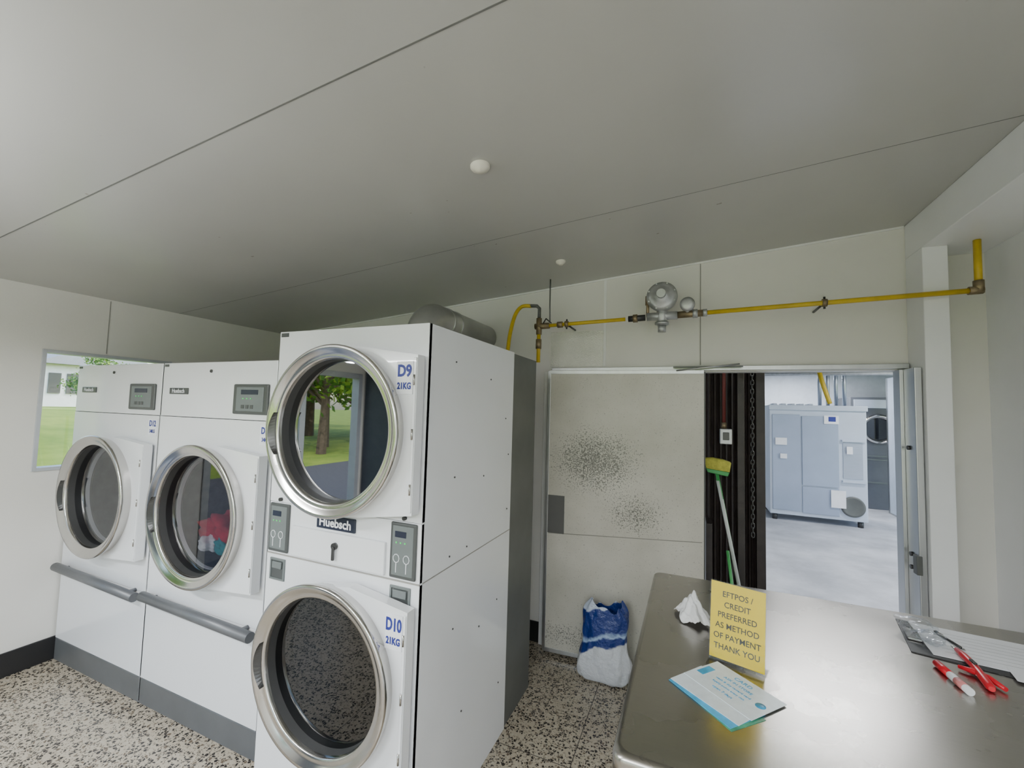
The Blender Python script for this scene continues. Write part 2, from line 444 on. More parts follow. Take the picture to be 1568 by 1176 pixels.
# ---------------------------------------------------------------- dryers
def door_assembly(par, cx, cz, R, yf, xr, hz, gmat):
    poly = [(cx+R*.30, cz+R*.985), (xr, cz+hz), (xr, cz-hz), (cx+R*.30, cz-R*.985)]
    for k in range(1, 16):
        a = math.radians(270-k*180/16)
        poly.append((cx+R*.93*math.cos(a), cz+R*.93*math.sin(a)))
    plate_hole('door_plate', poly, (cx, cz), R*.86, yf-.062, .045, M_enamel, par)
    prof = [(.88*R, -.010), (.92*R, -.020), (.955*R, -.055), (.985*R, -.090), (R, -.105), (R, -.116), (.985*R, -.122),
            (.955*R, -.120), (.91*R, -.108), (.875*R, -.104), (.85*R, -.104), (.838*R, -.098), (.835*R, -.085)]
    lathe('door_ring', prof, (cx, yf, cz), M_steel, par)
    lathe('door_gasket', [(.838*R, -.088), (.83*R, -.070), (.825*R, -.035), (.82*R, .0), (.81*R, .03)], (cx, yf, cz), M_gasket, par)
    lathe('door_glass', [(.0005, -.052), (.3*R, -.052), (.6*R, -.052), (.832*R, -.052)], (cx, yf, cz), gmat, par)
    box('hinge_strip', xr-.014, xr-.002, yf-.068, yf-.012, cz-hz+.01, cz+hz-.01, M_enamel, par, .003)
    for s in (-.85, 0, .85):
        cyl('hinge_pin', (xr-.008, yf-.070, cz+s*hz*.8-.02), (xr-.008, yf-.070, cz+s*hz*.8+.02), .004, M_steel, par, 8)
    n = 14; V = []; F = []
    for i in range(n+1):
        a = math.radians(168+34*i/n); s = math.sin(math.pi*i/n)
        for rr_, yy in ((.875*R, -.106), ((.878+.075*s)*R, -.1215), ((.878+.075*s)*R, -.112), (.87*R, -.10)):
            V.append((cx+rr_*math.cos(a), yf+yy, cz+rr_*math.sin(a)))
    for i in range(n):
        for k in range(4): F.append((i*4+k, i*4+(k+1) % 4, i*4+4+(k+1) % 4, i*4+4+k))
    o = obj('door_pull', V, F, M_screw, par); recalc(o.data)

def drum(par, cx, cz, r, yf, depth):
    lathe('drum', [(r*.985, .02), (r, .05), (r*1.05, .08), (r*1.05, depth), (r*.6, depth+.01), (.0005, depth+.01)], (cx, yf, cz), M_drum, par, seg=48)

def cabinet(par, x0, x1, yf, yb, z0, z1, m, name='cabinet'):
    V = boxv(x0, x1, yf+.004, yb, z0, z1)
    return obj(name, V, [f for i, f in enumerate(BF) if i != 2], m, par)

def single_dryer(x0, label, clothes):
    par = empty('clothes_dryer')
    W = .975; x1 = x0+W; yf = 1.53; H = 1.97
    cabinet(par, x0, x1, yf, 2.75, 0, H, M_enamel)
    cx, cz = x0+.525, 1.147
    zt = 1.652; zr = .615
    box('front_panel_top', x0, x1, yf, yf+.02, zt+.003, H, M_enamel, par, .004)
    rect = [(x0, zr+.002), (x1, zr+.002), (x1, zt), (x0, zt)]
    plate_hole('front_panel', rect, (cx, cz), .30, yf, .02, M_enamel, par)
    box('front_panel_bottom', x0, x1, yf+.001, yf+.02, .142, zr-.003, M_enamel, par, .003)
    box('kick_plate', x0, x1, yf+.002, yf+.025, 0, .139, M_enamel_b, par, .003)
    door_assembly(par, cx, cz, .37, yf, x1-.012, .335, M_glass_drk)
    drum(par, cx, cz, .305, yf, .55)
    tube('bumper_bar', [(x0+.04, yf-.045, zr+.01), (x1-.02, yf-.045, zr-.012)], .026, M_bar, par, 16)
    for xx in (x0+.1, x1-.1):
        cyl('bumper_bracket', (xx, yf, zr), (xx, yf-.045, zr), .012, M_bar, par, 10)
    dx0, dx1 = x1-.315, x1-.045
    box('control_frame', dx0, dx1, yf-.012, yf+.002, 1.685, 1.845, M_panel, par, .02)
    box('control_overlay', dx0+.03, dx1-.03, yf-.015, yf-.008, 1.70, 1.83, M_panel_l, par, .006)
    box('control_screen', dx0+.07, dx1-.07, yf-.018, yf-.012, 1.79, 1.815, M_badge, par, .002)
    for i in range(3):
        box('control_led', dx0+.085+i*.03, dx0+.092+i*.03, yf-.018, yf-.012, 1.765, 1.771, M_green, par)
        box('control_key', dx0+.075+i*.035, dx0+.098+i*.035, yf-.018, yf-.012, 1.715, 1.735, M_panel, par, .002)
    box('badge', x0+.08, x0+.255, yf-.006, yf+.001, 1.785, 1.822, M_panel, par, .003)
    text('badge_text', 'Huebsch', .034, (x0+.168, yf-.0075, 1.803), R90, M_white, par, .0006)
    box('label', x1-.10, x1-.012, yf-.002, yf+.001, 1.53, 1.632, M_white, par)
    text('label_number', label, .048, (x1-.056, yf-.003, 1.603), R90, M_blue, par, .0014, sx=.8)
    text('label_weight', '34KG', .028, (x1-.056, yf-.003, 1.557), R90, M_blue, par, .0008, sx=.8)
    cyl('lock', (x0+.45, yf+.001, 1.918), (x0+.45, yf-.006, 1.918), .009, M_screw, par, 12)
    box('maker_plate', x0+.01, x0+.05, yf-.002, yf+.001, H-.022, H-.008, M_panel, par)
    if clothes:
        def lump(c, s, m, nm):
            bm = bmesh.new(); bmesh.ops.create_icosphere(bm, subdivisions=4, radius=1)
            for v in bm.verts:
                d = 1+.22*math.sin(5*v.co.x+3*v.co.z)+.15*math.sin(9*v.co.y+4*v.co.x+1)+.1*math.sin(14*v.co.z+7*v.co.x)
                v.co = Vector((v.co.x*s[0]*d+c[0], v.co.y*s[1]*d+c[1], v.co.z*s[2]*d+c[2]))
            me = bpy.data.meshes.new(nm); bm.to_mesh(me); bm.free()
            for p in me.polygons: p.use_smooth = True
            o = bpy.data.objects.new(nm, me); C.objects.link(o); me.materials.append(m); o.parent = par
        lump((cx-.02, yf+.15, cz-.13), (.20, .11, .085), M_red, 'laundry_red')
        lump((cx+.06, yf+.08, cz-.19), (.08, .06, .05), M_teal, 'laundry_teal')
        lump((cx-.10, yf+.08, cz-.20), (.06, .06, .04), M_white, 'laundry_white')
    return par
single_dryer(-3.925, 'D12', False)
single_dryer(-2.938, 'D11', True)

def stack_dryer():
    par = empty('stacked_clothes_dryer')
    x0, x1, yf, ym, yb, H = -1.773, -.948, 1.387, 2.25, 2.64, 2.08
    zs = 1.076; cx = -1.335; R = .345
    V = boxv(x0, x1, yf+.004, ym, 0, H)
    obj('cabinet', V, [f for i, f in enumerate(BF) if i not in (2,)], M_enamel, par)
    box('rear_housing', x0+.01, x1-.004, ym+.002, yb, .0, H-.005, M_rear, par, .003)
    box('side_joint', x1, x1+.0015, yf+.02, ym, zs-.002, zs+.002, M_seam, par)
    box('front_joint', x0, x1, yf-.0015, yf+.003, zs-.0025, zs+.0025, M_seam, par)
    zt = 1.305
    plate_hole('front_panel_upper', [(x0, zt), (x1, zt), (x1, H), (x0, H)], (cx, 1.647), .29, yf, .02, M_enamel, par)
    plate_hole('front_panel_lower', [(x0, .12), (x1, .12), (x1, zs-.0025), (x0, zs-.0025)], (cx, .700), .29, yf, .02, M_enamel, par)
    box('kick_plate', x0, x1, yf+.002, yf+.02, 0, .118, M_enamel_b, par, .002)
    box('front_panel_middle', x0, x1, yf, yf+.02, zs+.0025, zt-.002, M_enamel, par, .002)
    for cz, g in ((1.647, M_glass_refl), (.700, M_glass_low)):
        door_assembly(par, cx, cz, R, yf, x1-.004, .30, g)
        drum(par, cx, cz, .293, yf, .6)
    box('lint_drawer', -1.615, -1.108, yf-.012, yf+.002, 1.088, 1.215, M_enamel, par, .004)
    cyl('drawer_lock', (-1.36, yf-.012, 1.165), (-1.36, yf-.024, 1.165), .014, M_screw, par, 16)
    box('drawer_key', -1.365, -1.353, yf-.03, yf-.02, 1.11, 1.165, M_screw, par, .003)
    box('badge', -1.475, -1.265, yf-.010, yf+.001, 1.226, 1.282, M_badge, par, .004)
    text('badge_text', 'Huebsch', .05, (-1.37, yf-.0115, 1.254), R90, M_white, par, .0014)
    for a, b in ((-1.762, -1.640), (-1.085, -.963)):
        box('control_frame', a, b, yf-.010, yf+.002, 1.088, 1.300, M_panel, par, .008)
        box('control_overlay', a+.012, b-.012, yf-.012, yf-.006, 1.10, 1.288, M_panel_l, par, .004)
        box('control_display', a+.025, b-.045, yf-.014, yf-.009, 1.245, 1.268, M_badge, par, .001)
        for i in range(3):
            box('control_led', a+.03+i*.02, a+.036+i*.02, yf-.014, yf-.009, 1.222, 1.228, M_green, par)
        for xx in (a+.035, b-.04):
            tube('coin_slot_ring', [(xx+.014*math.cos(t*.7), yf-.013, 1.165+.016*math.sin(t*.7)) for t in range(9)], .0015, M_white, par, 6, cyclic=True)
            box('coin_slot', xx-.0015, xx+.0015, yf-.014, yf-.009, 1.112, 1.150, M_white, par)
        cyl('control_lock', ((a+b)/2, yf, 1.318), ((a+b)/2, yf-.012, 1.318), .008, M_screw, par, 12)
    for a, b in ((-1.745, -1.655), (-1.08, -.985)):
        boxes('coin_cup_frame', [(a, b, yf-.006, yf+.001, 1.05, 1.058), (a, b, yf-.006, yf+.001, .965, .973), (a, a+.008, yf-.006, yf+.001, .973, 1.05), (b-.008, b, yf-.006, yf+.001, .973, 1.05)], M_panel_l, par)
        box('coin_cup', a+.008, b-.008, yf-.003, yf+.001, .973, 1.05, M_panel, par)
        box('coin_chute', a+.016, b-.016, yf-.010, yf-.002, 1.015, 1.045, M_panel_l, par, .003)
    for n, cz in (('D9', 1.862), ('D10', .925)):
        lx = x1-.057
        box('label', lx-.04, lx+.036, yf-.066, yf-.06, cz-.065, cz+.06, M_white, par)
        text('label_number', n, .062, (lx-.002, yf-.0675, cz+.022), R90, M_blue, par, .0022, sx=.85 if n == 'D9' else .66)
        text('label_weight', '21KG', .034, (lx-.002, yf-.0675, cz-.035), R90, M_blue, par, .0014, sx=.78)
    box('maker_plate', x0+.008, x0+.055, yf-.002, yf+.001, H-.024, H-.006, M_panel, par)
    for (yy, zz) in ((1.6,1.95),(1.95,1.9),(2.15,1.7),(1.62,1.45),(1.9,1.42),(2.2,1.5),(1.6,1.12),(1.75,1.12),(2.2,1.2),(1.65,.8),(1.9,.7),(2.1,.75),(1.75,.4),(2.15,.3)):
        cyl('screw', (x1-.001, yy, zz), (x1+.003, yy, zz), .004, M_screw, par, 8)
    return par
stack_dryer()

# ---------------------------------------------------------------- exhaust duct
du = empty('exhaust_duct')
dxx, dr, dzc = -1.60, .104, 2.34
arc = [(dxx, 2.26, 2.082)]
for k in range(0, 9):
    a = math.radians(180-k*90/8)
    arc.append((dxx, 2.41+.15*math.cos(a), dzc-.15+.15*math.sin(a)))
arc += [(dxx, 2.46, dzc), (dxx, YB-.002, dzc)]
tube('duct_pipe', arc, dr, M_duct, du, 32)
for yy in (2.49, 2.60):
    cyl('duct_band', (dxx, yy, dzc), (dxx, yy+.02, dzc), dr+.004, M_duct, du, 32)

# ---------------------------------------------------------------- gas line
gp = empty('gas_pipe')
yp = 2.92
pz = lambda x: 2.372+.028*(x+.84)
tube('pipe_left', [(-1.03, yp, pz(-1.03)), (-.42, yp, pz(-.42))], .013, M_yel, gp, 12)
tube('pipe_right', [(.08, yp, pz(.08)), (1.36, yp, pz(1.36))], .014, M_yel, gp, 12)
tube('pipe_riser', [(1.36, yp, pz(1.36)), (1.36, yp, 2.698)], .016, M_yel, gp, 12)
cyl('elbow_a', (1.32, yp, pz(1.32)), (1.375, yp, pz(1.37)), .021, M_brass, gp, 12)
cyl('elbow_b', (1.36, yp, pz(1.36)-.015), (1.36, yp, pz(1.36)+.05), .022, M_brass, gp, 12)
cyl('tee', (-1.07, yp, pz(-1.04)), (-.96, yp, pz(-.96)), .022, M_brass, gp, 12)
cyl('tee_v', (-1.04, yp, pz(-1.04)-.06), (-1.04, yp, pz(-1.04)+.06), .021, M_brass, gp, 12)
cyl('union', (-.90, yp, pz(-.9)), (-.86, yp, pz(-.86)), .022, M_brass, gp, 6)
tube('drop_pipe', [(-1.04, yp, 2.33), (-1.04, yp, 2.10)], .014, M_yel, gp, 12)
cyl('drop_valve', (-1.04, yp, 2.20), (-1.04, yp, 2.27), .021, M_brass, gp, 12)
tube('riser', [(-1.04, yp, 2.42), (-1.04, yp, 2.50), (-1.06, yp, 2.52), (-1.12, yp-.02, 2.52)], .013, M_rear, gp, 12)
tube('flex_hose', [(-1.10, yp-.01, 2.52), (-1.16, yp-.05, 2.51), (-1.19, yp-.1, 2.44), (-1.19, yp-.18, 2.30), (-1.17, yp-.26, 2.17), (-1.16, yp-.30, 2.10), (-1.16, yp-.31, 2.078)], .014, M_yel, gp, 10, smooth_path=True)
tube('valve_handle', [(-1.0, yp-.02, 2.385), (-.97, yp-.05, 2.41), (-.93, yp-.05, 2.375)], .005, M_screw, gp, 8)
for xx in (-.83, .70):
    cyl('bracket_band', (xx-.012, yp, pz(xx)), (xx+.012, yp, pz(xx)), .023, M_brass, gp, 14)
    cyl('bracket_stem', (xx, yp, pz(xx)), (xx, YB, pz(xx)), .007, M_screw, gp, 8)
    cyl('bracket_stud', (xx, yp, pz(xx)-.035), (xx, yp, pz(xx)+.035), .006, M_screw, gp, 8)
tube('hanger', [(-.97, 2.95, zc(-.97)), (-.97, 2.95, 2.52), (-.96, 2.93, 2.40)], .005, M_rear, gp, 8)

rg = empty('gas_regulator')
rx = -.185
lathe('diaphragm', [(.0005, -.075), (.03, -.075), (.045, -.055), (.072, -.045), (.092, -.035), (.097, -.02), (.097, .0), (.09, .012), (.06, .03), (.0005, .035)], (rx, yp-.01, 2.515), M_reg, rg, seg=32)
cyl('adjuster_cap', (rx, yp-.12, 2.515), (rx, yp-.08, 2.515), .028, M_reg, rg, 16)
for k in range(8):
    a = k*math.pi/4+.39
    cyl('flange_bolt', (rx+.085*math.cos(a), yp-.05, 2.515+.085*math.sin(a)), (rx+.085*math.cos(a), yp-.02, 2.515+.085*math.sin(a)), .006, M_reg, rg, 6)
cyl('valve_body', (rx, yp, 2.33), (rx, yp, 2.46), .034, M_reg, rg, 16)
cyl('bottom_cap', (rx, yp, 2.285), (rx, yp, 2.33), .026, M_reg, rg, 12)
cyl('body_flange', (rx, yp, 2.335), (rx, yp, 2.350), .045, M_reg, rg, 12)
cyl('body_cross', (-.28, yp, pz(-.2)), (-.09, yp, pz(-.1)), .027, M_reg, rg, 14)
cyl('inlet_union', (-.40, yp, pz(-.4)), (-.29, yp, pz(-.3)), .021, M_screw, rg, 8)
cyl('inlet_nut', (-.37, yp, pz(-.37)), (-.34, yp, pz(-.34)), .027, M_brass, rg, 6)
cyl('gauge_stem', (-.275, yp, 2.39), (-.275, yp, 2.52), .010, M_brass, rg, 10)
cyl('gauge_top', (-.275, yp, 2.47), (-.275, yp, 2.53), .016, M_brass, rg, 10)
lathe('shutoff_wheel', [(.0005, -.05), (.028, -.05), (.045, -.04), (.045, -.02), (.02, -.012), (.018, .01)], (-.03, yp-.01, 2.45), M_reg, rg, seg=24)
cyl('outlet_body', (-.09, yp, pz(-.09)), (.06, yp, pz(.05)), .022, M_brass, rg, 12)
cyl('outlet_nut', (.0, yp, pz(0)), (.03, yp, pz(.03)), .028, M_reg, rg, 6)
cyl('outlet_nut2', (.06, yp, pz(.06)), (.085, yp, pz(.08)), .024, M_reg, rg, 6)
cyl('outlet_stem', (-.03, yp, 2.39), (-.03, yp, 2.45), .02, M_reg, rg, 12)
box('wall_bracket', rx-.02, rx+.02, yp, YB, 2.37, 2.41, M_reg, rg, .003)

# ---------------------------------------------------------------- ceiling caps
M_cream = mat('cream_plastic', (.72, .69, .60), .45)
def cap(x, y, r):
    z = zc(x)
    o = lathe('smoke_detector', [(.0005, -.026), (r*.45, -.026), (r*.5, -.022), (r*.85, -.016), (r, -.008), (r, .0)], (0, 0, 0), M_cream, None, 'z', 32)
    o.location = (x, y, z); o.rotation_euler = (0, -math.atan(.0845), 0)
cap(-.797, 1.476, .04); cap(-.80, 2.64, .032)

# ---------------------------------------------------------------- counter
ct = empty('steel_counter')
CX0, CX1, CY0, CY1, CZ = -.187, 1.46, 1.135, 2.49, .90
bm = bmesh.new()
rc = .035
def rr(x0, x1, y0, y1, r, z):
    out = []
    for (cx, cy, a0) in ((x1-r, y1-r, 0), (x0+r, y1-r, 90), (x0+r, y0+r, 180), (x1-r, y0+r, 270)):
        for k in range(7):
            a = math.radians(a0+k*15); out.append(bm.verts.new((cx+r*math.cos(a), cy+r*math.sin(a), z)))
    return out
loops = []
for ins, z in ((.0, CZ-.06), (.0, CZ-.018), (.002, CZ-.010), (.008, CZ-.003), (.018, CZ)):
    loops.append(rr(CX0+ins, CX1-ins, CY0+ins, CY1-ins, rc, z))
for a, b in zip(loops, loops[1:]):
    n = len(a)
    for i in range(n): bm.faces.new((a[i], a[(i+1) % n], b[(i+1) % n], b[i]))
bm.faces.new(loops[-1]); bm.faces.new(list(reversed(loops[0])))
bmesh.ops.recalc_face_normals(bm, faces=bm.faces)
me = bpy.data.meshes.new('top'); bm.to_mesh(me); bm.free()
o = bpy.data.objects.new('top', me); C.objects.link(o); o.parent = ct; me.materials.append(M_counter)
for p in me.polygons: p.use_smooth = len(p.vertices) == 4
for xx in (CX0+.08, CX1-.08):
    for yy in (CY0+.08, CY1-.08):
        cyl('leg', (xx, yy, 0), (xx, yy, CZ-.06), .02, M_alu, ct, 16)
box('undershelf', CX0+.06, CX1-.06, CY0+.06, CY1-.06, .22, .25, M_counter, ct, .004)

# ---------------------------------------------------------------- sign on the counter
sg = empty('payment_sign')
M_ypaper = mat('yellow_paper', (.88, .68, .005), .6, var=.04)
M_ink = mat('ink_grey', (.05, .05, .045), .6)
L = Vector((.055, 1.700, 0)); Rr = Vector((.221, 1.650, 0)); W = (Rr-L).length
ang = math.atan2(Rr.y-L.y, Rr.x-L.x); tilt = math.radians(7)
base = (L+Rr)/2
Mt = Matrix.Translation((base.x, base.y, CZ)) @ Matrix.Rotation(ang, 4, 'Z') @ Matrix.Rotation(-tilt, 4, 'X')
H = .262
def lc(o, par, Mx):
    b_ = o.matrix_basis.copy(); o.parent = par; o.matrix_basis = Mx @ b_; return o
lc(box('paper', -W/2+.002, W/2-.002, -.001, .001, .012, H, M_ypaper), sg, Mt)
lc(box('acrylic_front', -W/2, W/2, -.005, -.0035, .003, H+.003, M_acrylic), sg, Mt)
lc(box('acrylic_back', -W/2, W/2, .0025, .004, .003, H+.003, M_acrylic), sg, Mt)
for i, s in enumerate(['EFTPOS /', 'CREDIT', 'PREFERRED', 'AS METHOD', 'OF PAYMENT', 'THANK YOU']):
    lc(text('text_line', s, .0265, (0, -.0016, H-.038-i*.0345), R90, M_ink, None, .0002, sx=.92), sg, Mt)
Mb = Matrix.Translation((base.x, base.y, CZ)) @ Matrix.Rotation(ang, 4, 'Z')
lc(box('foot', -W/2, W/2, -.035, .06, .0, .003, M_acrylic), sg, Mb)

lf = empty('leaflets')
M_lblue = mat('leaflet_blue', (.05, .38, .68), .35, var=.5, nscale=9)
M_lwhite = mat('leaflet_white', (.74, .82, .88), .35, var=.08, nscale=20)
M_lgreen = mat('leaflet_green', (.05, .26, .16), .35, var=.6, nscale=14)
def card(nm, cx, cy, w, h, rot, z, m, par=lf):
    o = box(nm, -w/2, w/2, -h/2, h/2, 0, .0012, m, par); o.location = (cx, cy, z); o.rotation_euler = (0, 0, math.radians(rot)); return o
card('card_green', .068, 1.470, .225, .13, -46, CZ, M_lgreen)
card('card_blue', .063, 1.480, .225, .14, -43, CZ+.0013, M_lblue)
card('card_pale', .075, 1.502, .23, .15, -38, CZ+.0026, M_lwhite)
card('card_white', .118, 1.545, .235, .16, -41, CZ+.0039, M_lwhite)
rt = (0, 0, math.radians(-41))
ca, sa = math.cos(rt[2]), math.sin(rt[2])
for i, (s, sz, off) in enumerate((('CARD', .022, .050), ('ASK IN STORE', .015, .024), ('wash & dry reward card', .012, .0), ('loyalty points every visit', .011, -.022), ('open 7 days', .014, -.048))):
    text('card_text', s, sz, (.118-sa*off, 1.545+ca*off, CZ+.0056), rt, M_lblue, lf)
lathe('card_logo', [(.0005, .0008), (.014, .0006), (.0145, 0)], (.118+ca*.09, 1.545+sa*.09, CZ+.0052), M_lblue, lf, 'z', 20)
o = box('card_band', -.055, -.03, -.03, .03, 0, .0003, M_lblue, lf)
o.location = (.118-ca*.055, 1.545-sa*.055, CZ+.0051); o.rotation_euler = rt

def crumple(name, c, s, m, seed, sub=4, amp=.35):
    rnd = random.Random(seed); dirs = [(Vector((rnd.uniform(-1, 1), rnd.uniform(-1, 1), rnd.uniform(-1, 1))).normalized(), rnd.uniform(2, 6), rnd.uniform(0, 6)) for _ in range(9)]
    bm = bmesh.new(); bmesh.ops.create_icosphere(bm, subdivisions=sub, radius=1)
    for v in bm.verts:
        d = 1+sum(abs(math.sin(k*v.co.dot(dd)+ph))*amp/3-amp/6 for dd, k, ph in dirs)
        v.co = Vector((v.co.x*s[0]*d, v.co.y*s[1]*d, v.co.z*s[2]*d))
    zm = min(v.co.z for v in bm.verts)
    for v in bm.verts: v.co += Vector((c[0], c[1], c[2]-zm))
    me = bpy.data.meshes.new(name); bm.to_mesh(me); bm.free()
    for p in me.polygons: p.use_smooth = True
    o = bpy.data.objects.new(name, me); C.objects.link(o); me.materials.append(m); return o
# crumpled tissue: a folded sheet draped in loose pleats
M_tis = mat('tissue', (.78, .78, .80), .85, bump=.3, bscale=60)
V, F = [], []; nu, nv = 44, 36
for i in range(nu+1):
    for j in range(nv+1):
        u, v = i/nu*2-1, j/nv*2-1
        rad = math.sqrt(u*u+v*v)
        ed = 1+.10*math.sin(7*math.atan2(v, u)+1)
        x = .062*u*ed; y = .075*v*ed
        h = .075*max(0, 1-rad**1.4*.72)
        h += .016*abs(math.sin(5*u+2.5*v+.6))+.012*abs(math.sin(7*v-4*u+1.9))+.008*abs(math.sin(13*u+9*v))
        h *= max(.04, 1-.62*rad)*1.15
        V.append((.005+x*.95-.3*y, 1.985+y*.9, CZ+.002+max(0, h)))
for i in range(nu):
    for j in range(nv):
        a = i*(nv+1)+j; F.append((a, a+nv+1, a+nv+2, a+1))
o = obj('crumpled_tissue', V, F, M_tis, None, smooth=True, solid=.0012)

# clipboard with papers
cb = empty('clipboard')
Mc = Matrix.Translation((.985, 2.185, CZ)) @ Matrix.Rotation(math.radians(-11), 4, 'Z')
lc(box('board', -.215, .215, -.155, .155, 0, .004, M_black, None, .001), cb, Mc)
Mp = Mc @ Matrix.Rotation(math.radians(5), 4, 'Z')
lc(box('paper', -.165, .21, -.125, .155, .005, .0075, M_white), cb, Mp)
lc(box('clip', -.208, -.165, -.05, .05, .004, .014, M_steel, None, .003), cb, Mc)
for i in range(7):
    lc(box('ruled_line', -.12, .19, -.08+i*.03, -.0794+i*.03, .0076, .0079, M_panel_l), cb, Mp)
lc(box('form', .04, .24, -.19, -.09, .008, .009, M_white), cb, Mp @ Matrix.Rotation(math.radians(-6), 4, 'Z'))
pn = empty('ballpoint_pen')
tube('barrel', [(.895, 2.285, CZ+.0125), (.925, 2.165, CZ+.0125)], .0045, M_screw, pn, 10)
tube('tip', [(.925, 2.165, CZ+.0125), (.929, 2.150, CZ+.0125)], [.0042, .001], M_steel, pn, 10)
cyl('clip', (.896, 2.280, CZ+.0185), (.905, 2.245, CZ+.0185), .0015, M_steel, pn, 6)
M_clear = glass('clear_plastic', .06, (.93, .94, .95))
crumple('plastic_wrapper', (.825, 2.245, CZ+.016), (.045, .04, .02), M_clear, 11, 4, .5)
crumple('plastic_wrapper', (.84, 2.17, CZ+.010), (.035, .035, .016), M_clear, 5, 4, .5)

M_redp = mat('red_plastic', (.60, .01, .025), .3, var=.1)
mk = empty('glue_tube')
a, b = Vector((.787, 1.965, CZ+.012)), Vector((.800, 1.835, CZ+.012))
tube('body', [a, a.lerp(b, .45), b], .012, M_white, mk, 14)
tube('cap', [a+(a-b).normalized()*.03, a+(b-a)*.3], .0125, M_redp, mk, 14)
tube('label_band', [a.lerp(b, .55), a.lerp(b, .85)], .0123, mat('pink_label', (.7, .25, .25), .4), mk, 14)
uk = empty('utility_knife')
z = CZ+.020
tube('handle', [(.893, 2.125, z), (.893, 2.08, z), (.890, 2.02, z), (.884, 1.96, z-.006), (.876, 1.90, z-.008), (.873, 1.885, z-.008)], [.008, .012, .012, .013, .013, .008], M_redp, uk, 12)
tube('guard', [(.845, 2.005, z-.008), (.872, 1.985, z-.006), (.900, 1.955, z-.006), (.915, 1.905, z-.009)], [.006, .009, .010, .007], M_redp, uk, 10)
boxes('blade_housing', [(.886, .899, 2.12, 2.15, z-.004, z+.004)], M_steel, uk, .002)
boxes('thumb_slide', [(.883, .893, 2.0, 2.03, z+.008, z+.016)], M_screw, uk, .002)

# ---------------------------------------------------------------- detergent bag on the floor
def bag():
    par = empty('detergent_bag')
    m, nt, b = new_mat('bag_plastic')
    tc = nt.nodes.new('ShaderNodeTexCoord'); sp = nt.nodes.new('ShaderNodeSeparateXYZ'); nt.links.new(tc.outputs['Object'], sp.inputs[0])
    n = noise(nt, 7, 3)
    ad = nt.nodes.new('ShaderNodeMath'); ad.operation = 'MULTIPLY_ADD'; ad.inputs[1].default_value = .22
    nt.links.new(n.outputs['Fac'], ad.inputs[0]); nt.links.new(sp.outputs['Z'], ad.inputs[2])
    ax = nt.nodes.new('ShaderNodeMath'); ax.operation = 'MULTIPLY_ADD'; ax.inputs[1].default_value = -.30
    nt.links.new(sp.outputs['X'], ax.inputs[0]); nt.links.new(ad.outputs[0], ax.inputs[2])
    w = (.66, .68, .72); bl = (.012, .035, .20)
    r = ramp(nt, ax.outputs[0], [(0, w), (.32, w), (.335, bl), (.39, bl), (.405, (.40, .55, .78)), (.43, bl), (.575, bl), (.59, (.55, .62, .75))], 'LINEAR')
    nt.links.new(r.outputs[0], b.inputs['Base Color']); b.inputs['Roughness'].default_value = .3
    n2 = noise(nt, 16, 4, .6); bp = nt.nodes.new('ShaderNodeBump'); bp.inputs['Strength'].default_value = .9; bp.inputs['Distance'].default_value = .02
    nt.links.new(n2.outputs['Fac'], bp.inputs['Height']); nt.links.new(bp.outputs['Normal'], b.inputs['Normal'])
    prof = [(0, .150, .070), (.02, .172, .085), (.07, .182, .092), (.13, .172, .090), (.19, .150, .082), (.24, .132, .072), (.29, .142, .070), (.35, .148, .062), (.41, .146, .055), (.44, .132, .050), (.465, .112, .048), (.48, .100, .046)]
    V, F = [], []; n = 56
    for j, (h, a, c) in enumerate(prof):
        for k in range(n):
            t = 2*math.pi*k/n
            e = 1+.05*math.sin(5*t+h*13)+.045*math.sin(9*t-h*21+1)+.035*math.sin(14*t+h*33)
            sq = (abs(math.cos(t))**.75*math.copysign(1, math.cos(t)), abs(math.sin(t))**.75*math.copysign(1, math.sin(t)))
            lean = .015*(h/.5)
            zz = h+(.03*math.sin(2*t+.8)+.015*math.sin(7*t))*(h/.5)**3
            V.append((a*e*sq[0]+lean, c*e*sq[1], zz))
    for j in range(len(prof)-1):
        for k in range(n): F.append((j*n+k, j*n+(k+1) % n, (j+1)*n+(k+1) % n, (j+1)*n+k))
    F.append(tuple(reversed(range(n))))
    o = obj('bag_shell', V, F, m, par, smooth=True, solid=.003)
    o.modifiers.new('ss', 'SUBSURF').levels = 1
    lathe('powder', [(.0005, .36), (.05, .355), (.055, .34)], (.005, 0, 0), M_white, par, 'z', 20)
    par.location = (-.535, 2.93, 0)
bag()

# ---------------------------------------------------------------- next room
M_wallg = mat('utility_wall', (.56, .61, .68), .6, var=.08)
M_dark = mat('dark_ceiling', (.10, .11, .12), .7)
UX0, UX1, UY1, UZ = -1.6, 6.0, 11.5, 3.1
obj('floor_utility', boxv(UX0, UX1, YB+.02, UY1, -.12, -.0), BF, M_conc)
box('ceiling_utility', UX0, UX1, YB+T, UY1, UZ, UZ+.1, M_dark)
box('wall_utility_back', UX0, UX1, UY1, UY1+.1, 0, UZ, M_wallg)
box('wall_utility_left', UX0-.1, UX0, YB+T, UY1, 0, UZ, M_wallg)
boxes('wall_utility_right', [(UX1, UX1+.1, YB+T, 4.2, 0, UZ), (UX1, UX1+.1, 4.2, 8.2, 2.7, UZ), (UX1, UX1+.1, 8.2, UY1, 0, UZ)], M_wallg)
box('wall_utility_front', XR+T, UX1, YB+T, YB+T+.08, 0, UZ, M_wallg)
boxes('trim_ceiling_joists', [(UX0, UX1, yy, yy+.08, UZ-.2, UZ) for yy in (4.6, 6.2, 7.8, 9.4)], M_rear)

